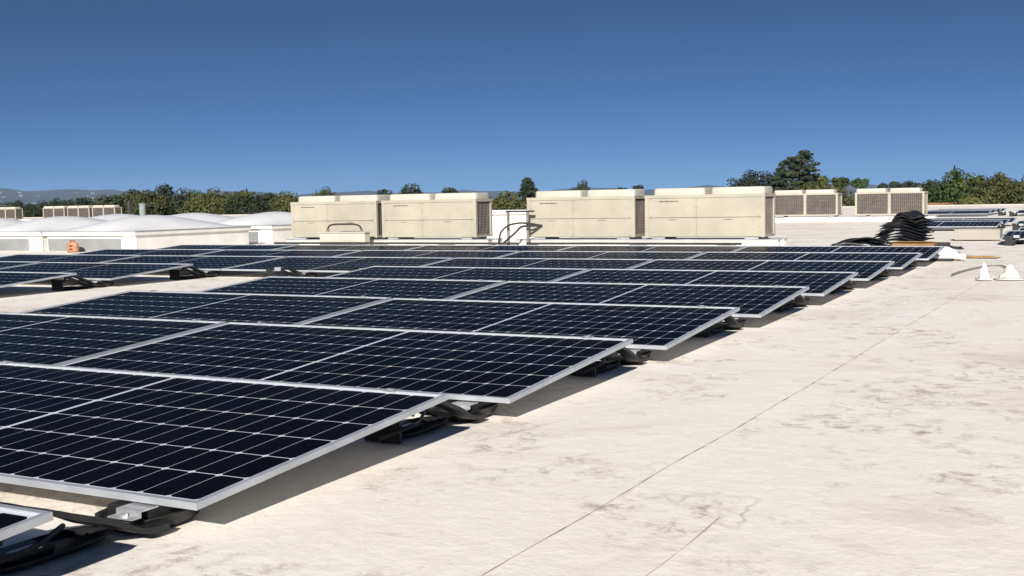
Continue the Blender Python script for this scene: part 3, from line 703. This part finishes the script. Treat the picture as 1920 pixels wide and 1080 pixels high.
# ------------------------------------------------------------------ trees
def leaf_blob(b, rnd, c, rx, ry, rz, n, s):
    for _ in range(n):
        while True:
            d = Vector((rnd.uniform(-1, 1), rnd.uniform(-1, 1), rnd.uniform(-1, 1)))
            if 0.05 < d.length < 1: break
        d = d.normalized()*d.length**0.35
        p = Vector((c[0]+d.x*rx, c[1]+d.y*ry, c[2]+d.z*rz))
        nrm = (d+Vector((rnd.uniform(-.5, .5), rnd.uniform(-.7, .3), rnd.uniform(-.2, .8)))).normalized()
        a = nrm.orthogonal().normalized(); e = nrm.cross(a); q = rnd.uniform(0, 6.28)
        a, e = a*math.cos(q)+e*math.sin(q), e*math.cos(q)-a*math.sin(q); ss = s*rnd.uniform(0.55, 1.3)
        b.quad([p-a*ss*0.5, p+e*ss*0.42, p+a*ss*0.6, p-e*ss*0.42])
def tree(kind, x, y, top, wid, label, mat, group='trees beyond the roof', low=None, seed=0):
    rnd = random.Random(seed*13+5)
    o = tag(empty('tree', (x, y, GZ)), label, 'tree', group)
    H = top-GZ; rw = wid/2*{'conifer': 1.3, 'oak': 1.25, 'round': 1.15}.get(kind, 1.0); tr = MB(); cr = MB()
    if kind == 'conifer':
        o.name = 'conifer_tree'
        tr.tube([(0, 0, 0), (0.05, 0, H*0.5), (0, 0, H*0.96)], [0.28, 0.17, 0.03], 8)
        tops = [(0.45, 0.0, 1.0), (-0.75, 0.2, 0.94)]
        for (ox, oy, hh) in tops:
            for i in range(26):
                q = i/25; z = H*(0.30+(hh-0.30)*q); rr = rw*0.95*(1-q)**0.7+0.14
                for k in range(max(3, int(13*(1-q)+3))):
                    an = rnd.uniform(0, 6.28); rad = rr*rnd.uniform(0.45, 1.05)
                    leaf_blob(cr, rnd, (ox+rad*math.cos(an), oy+rad*math.sin(an), z-0.10*rad+rnd.uniform(-.06, .06)), 0.44, 0.44, 0.13, 34, 0.22)
                    tr.tube([(ox*0.6, oy*0.6, z), (ox+rad*math.cos(an), oy+rad*math.sin(an), z-0.05)], [0.035, 0.012], 4)
    elif kind == 'pine':
        o.name = 'pine_tree'
        tr.tube([(0, 0, 0), (0.08, 0, H*0.6), (0, 0, H*0.97)], [0.22, 0.13, 0.03], 8)
        for i in range(150):
            q = rnd.uniform(0, 1)**0.8; z = H*(0.45+0.55*q); rr = rw*(1.05-q)**0.75*rnd.uniform(0.2, 1.0); an = rnd.uniform(0, 6.28)
            leaf_blob(cr, rnd, (rr*math.cos(an), rr*math.sin(an), z), 0.26, 0.26, 0.12, 26, 0.16)
            if i % 3 == 0: tr.tube([(0, 0, z-0.15), (rr*math.cos(an), rr*math.sin(an), z)], [0.035, 0.012], 4)
    elif kind in ('cypress', 'spire'):
        o.name = 'cypress_tree'
        tr.tube([(0, 0, 0), (0, 0, H*0.9)], [0.10, 0.03], 6)
        for i in range(34):
            q = i/33; z = H*(0.25+0.74*q); rr = rw*math.sin(min(1, (1-q)*1.5+0.08)*math.pi/2)
            leaf_blob(cr, rnd, (rnd.uniform(-.3, .3)*rr, rnd.uniform(-.3, .3)*rr, z), rr, rr, 0.16, 40, 0.14)
    elif kind == 'round':
        o.name = 'round_tree'
        tr.tube([(0, 0, 0), (0.05, 0, H*0.6), (0, 0, H*0.9)], [0.14, 0.10, 0.04], 7)
        for i in range(26):
            d = Vector((rnd.gauss(0, 1), rnd.gauss(0, 1), rnd.gauss(0, 1))).normalized()*rnd.uniform(0.4, 0.85)
            leaf_blob(cr, rnd, (d.x*rw, d.y*rw, H-rw*0.6+d.z*rw*0.55), 0.32, 0.32, 0.22, 60, 0.14)
        for k in range(4):
            an = k*1.57+0.4; tr.tube([(0.03, 0, H*0.62), (rw*0.5*math.cos(an), rw*0.5*math.sin(an), H-rw*0.7)], [0.06, 0.02], 5)
    else:
        o.name = 'broadleaf_tree'
        tr.tube([(0, 0, 0), (0.1, 0.05, H*0.35), (0, 0, H*0.6)], [0.26, 0.2, 0.1], 8)
        zc = H*0.56; hz = H*0.46
        for i in range(int(60+22*wid)):
            d = Vector((rnd.gauss(0, 1), rnd.gauss(0, 1), rnd.gauss(0, 1)+0.25)).normalized()
            k = rnd.uniform(0.55, 0.97); lump = 1+0.12*math.sin(d.x*5+seed)+0.10*math.sin(d.y*6+seed*2)
            c = (d.x*rw*k*lump, d.y*rw*k*lump, zc+d.z*hz*k*min(1.04, lump))
            bs = min(0.46, 0.14+rw*0.17)*rnd.uniform(0.7, 1.25)
            leaf_blob(cr, rnd, c, bs*1.25, bs*1.25, bs*0.85, 60, 0.19)
            if i % 5 == 0: tr.tube([(0, 0, H*rnd.uniform(0.3, 0.55)), (c[0]*0.85, c[1]*0.85, c[2])], [0.07, 0.02], 5)
    tr.build('trunk', 'bark', o, smooth=True)
    cr.build('crown', mat, o)
    return o
BG = 'trees beyond the roof'
T = [
 ('conifer', -23.9, 98.6, 4.30, 4.73, 'leaf_dark', 'tall dark twin topped conifer above the distant coil grille condensers'),
 ('oak', -28.8, 102.6, 2.66, 5.31, 'leaf_dark', 'low dark spreading tree beside the tall conifer, behind the end condenser'),
 ('oak', -21.6, 95.0, 1.82, 5.24, 'leaf_olive', 'low olive tree in front of the tall conifer trunk'),
 ('round', -23.0, 110.2, 2.35, 1.60, 'leaf_green', 'round headed tree next to the tall conifer'),
 ('round', -21.8, 113.1, 2.19, 1.50, 'leaf_green', 'small round headed tree standing alone against the sky above the condenser gap'),
 ('round', -19.3, 123.6, 1.99, 1.9, 'leaf_dark', 'dark mound of a tree over the distant condenser by the pile'),
 ('round', -21.3, 128.1, 1.84, 0.95, 'leaf_dark', 'tiny dark treetop peeping over the distant condensers'),
 ('round', -22.4, 127.6, 1.70, 0.95, 'leaf_dark', 'tiny dark treetop peeping over the distant condensers'),
 ('oak', -9.1, 83.5, 1.92, 4.4, 'leaf_green', 'big green bushy tree behind the far solar array'),
 ('cypress', -11.1, 96.2, 2.66, 0.42, 'leaf_dark', 'thin dark cypress spire rising out of the big green tree'),
 ('oak', -5.7, 80.7, 1.72, 4.4, 'leaf_olive', 'olive yellow bushy tree beside the big green tree'),
 ('oak', -11.6, 87.1, 1.6, 2.6, 'leaf_dark', 'dark tree between the distant condensers and the big green tree'),
 ('oak', -2.6, 74.0, 0.9, 3.4, 'leaf_olive', 'low olive shrub like tree beyond the far solar array'),
 ('oak', -6.8, 70.0, 0.45, 3.0, 'leaf_olive', 'lower olive tree just over the parapet behind the far array'),
 ('pine', -39.7, 78.5, 2.28, 2.95, 'leaf_dark', 'feathery dark pine above the gap between the middle condensers'),
 ('oak', -44.5, 98.7, 2.29, 2.0, 'leaf_dark', 'dark treetop over the condenser beside the pipe stand'),
 ('round', -49.0, 119.1, 2.03, 2.2, 'leaf_dark', 'small dark mound of treetop over the end of a middle condenser'),
 ('round', -47.3, 119.9, 2.06, 0.9, 'leaf_dark', 'tiny narrow treetop between two beige condensers'),
 ('oak', -58.6, 91.2, 2.39, 2.4, 'leaf_dark', 'dark domed tree above the second beige condenser'),
 ('round', -57.9, 97.2, 2.03, 1.4, 'leaf_dark', 'small pointed treetop over the second beige condenser'),
 ('oak', -72.0, 95.3, 1.95, 3.4, 'leaf_olive', 'low olive treetop over the condenser with looped pipe'),
 ('oak', -65.1, 96.7, 1.81, 2.4, 'leaf_dark', 'low dark treetop between the first two beige condensers'),
 ('oak', -38.6, 73.4, 1.10, 3.6, 'leaf_olive', 'low olive tree behind the pipe stand under the pine'),
 ('oak', -41.8, 74.0, 0.95, 2.6, 'leaf_dark', 'low dark tree behind the pipe stand beside the olive one'),
]
left = [(-70.2, 67.9, 1.97, 3.0, 1), (-74.9, 75.6, 2.09, 3.3, 0), (-68.5, 72.2, 1.84, 3.1, 0), (-72.2, 79.3, 1.84, 3.2, 1), (-64.1, 73.4, 1.66, 3.0, 1), (-65.9, 79.2, 1.62, 3.0, 0), (-60.9, 76.2, 1.41, 2.9, 1),
        (-67.6, 62.7, 1.42, 3.0, 0), (-65.5, 64.7, 1.47, 3.0, 1), (-63.5, 68.0, 1.33, 3.1, 1), (-59.1, 69.2, 1.21, 3.0, 0), (-61.4, 66.2, 1.0, 2.8, 1), (-57.2, 72.0, 1.0, 2.8, 1)]
for (x, y, tp_, wd_, k_) in left:
    T.append(('oak', x, y, tp_+0.15, wd_, 'leaf_olive' if k_ else 'leaf_dark', ('olive' if k_ else 'dark') + ' tree in the dense grove behind the domed skylights'))
T.append(('spire', -72.2, 83.9, 2.12, 0.7, 'leaf_dark', 'small dark spire standing out of the grove behind the domes'))
for (x, y, tp_, wd_) in ((-121.2, 103.1, 1.75, 4.8), (-117.9, 104.9, 1.88, 4.8), (-113.6, 104.9, 1.48, 3.6), (-118.5, 96.5, 1.45, 4.2), (-124.5, 99.9, 1.51, 4.2)):
    T.append(('oak', x, y, tp_, wd_, 'leaf_dark', 'far dark tree behind the far condensers under the hills'))
for i, (kd, x, y, tp_, wd_, mt_, lab) in enumerate(T):
    grp = 'grove behind the domed skylights' if 'grove' in lab else ('far trees under the hills' if 'hills' in lab else BG)
    tree(kd, x, y, tp_, wd_, lab, mt_, grp, seed=i)

# tiled house peeping over the far array, and pale houses on the hillside
hs = tag(empty('house', (-10.6, 76.5, GZ)), 'house with a terracotta roof showing over the far solar array', 'house')
MB().box(-3.2, 3.2, -1.8, 1.8, 0, 2.6).build('wall', 'stucco', hs)
rf = MB(); rf.v += [(-3.5, -2.1, 2.55), (3.5, -2.1, 2.55), (3.5, 2.1, 2.55), (-3.5, 2.1, 2.55), (-2.0, 0, 3.22), (2.6, 0, 3.22)]
rf.f += [(0, 1, 5, 4), (1, 2, 5), (2, 3, 4, 5), (3, 0, 4), (3, 2, 1, 0)]
rf.build('roof', 'tile', hs)
for x in (-1.8, 0.2, 2.0): MB().box(x-0.4, x+0.4, -1.83, -1.79, 1.2, 2.1).build('window', 'window_glass', hs)
rnd = random.Random(21)
for i in range(26):
    a = R(rnd.uniform(47.0, 52.5)); r = 3900+rnd.uniform(80, 560)
    h = 1.62*hf1(a)*math.sin(min(1, (r-3900)/1200*1.25)*math.pi/2)
    o = tag(empty('hill_house', (-math.sin(a)*r, math.cos(a)*r, GZ+h-5), (0, 0, rnd.uniform(0, 3))), 'pale house scattered on the hazy hillside above the far condensers', 'house', 'pale houses on the hillside')
    sx, sy, hz = rnd.uniform(4, 8), rnd.uniform(3.5, 6), rnd.uniform(4.5, 6.5)
    MB().box(-sx, sx, -sy, sy, 0, hz).build('wall', 'house_pale', o)
    b = MB(); b.v += [(-sx-.4, -sy-.4, hz), (sx+.4, -sy-.4, hz), (sx+.4, sy+.4, hz), (-sx-.4, sy+.4, hz), (-sx, 0, hz+1.5), (sx, 0, hz+1.5)]
    b.f += [(0, 1, 5, 4), (1, 2, 5), (2, 3, 4, 5), (3, 0, 4), (3, 2, 1, 0)]; b.build('roof', 'house_roof', o)

# ------------------------------------------------------------------ air
hz = MB().box(-5600, 5600, -5600, 5600, GZ-3.5, 125).build('haze', 'dome')
hz.data.materials.clear()
mt = bpy.data.materials.new('haze'); mt.use_nodes = True; t = mt.node_tree
t.nodes.remove(t.nodes['Principled BSDF'])
pv = t.nodes.new('ShaderNodeVolumePrincipled'); pv.inputs['Color'].default_value = (0.45, 0.68, 1.0, 1); pv.inputs['Density'].default_value = 0.00010
t.links.new(pv.outputs[0], t.nodes['Material Output'].inputs['Volume'])
hz.data.materials.append(mt); tag(hz, kind='stuff')
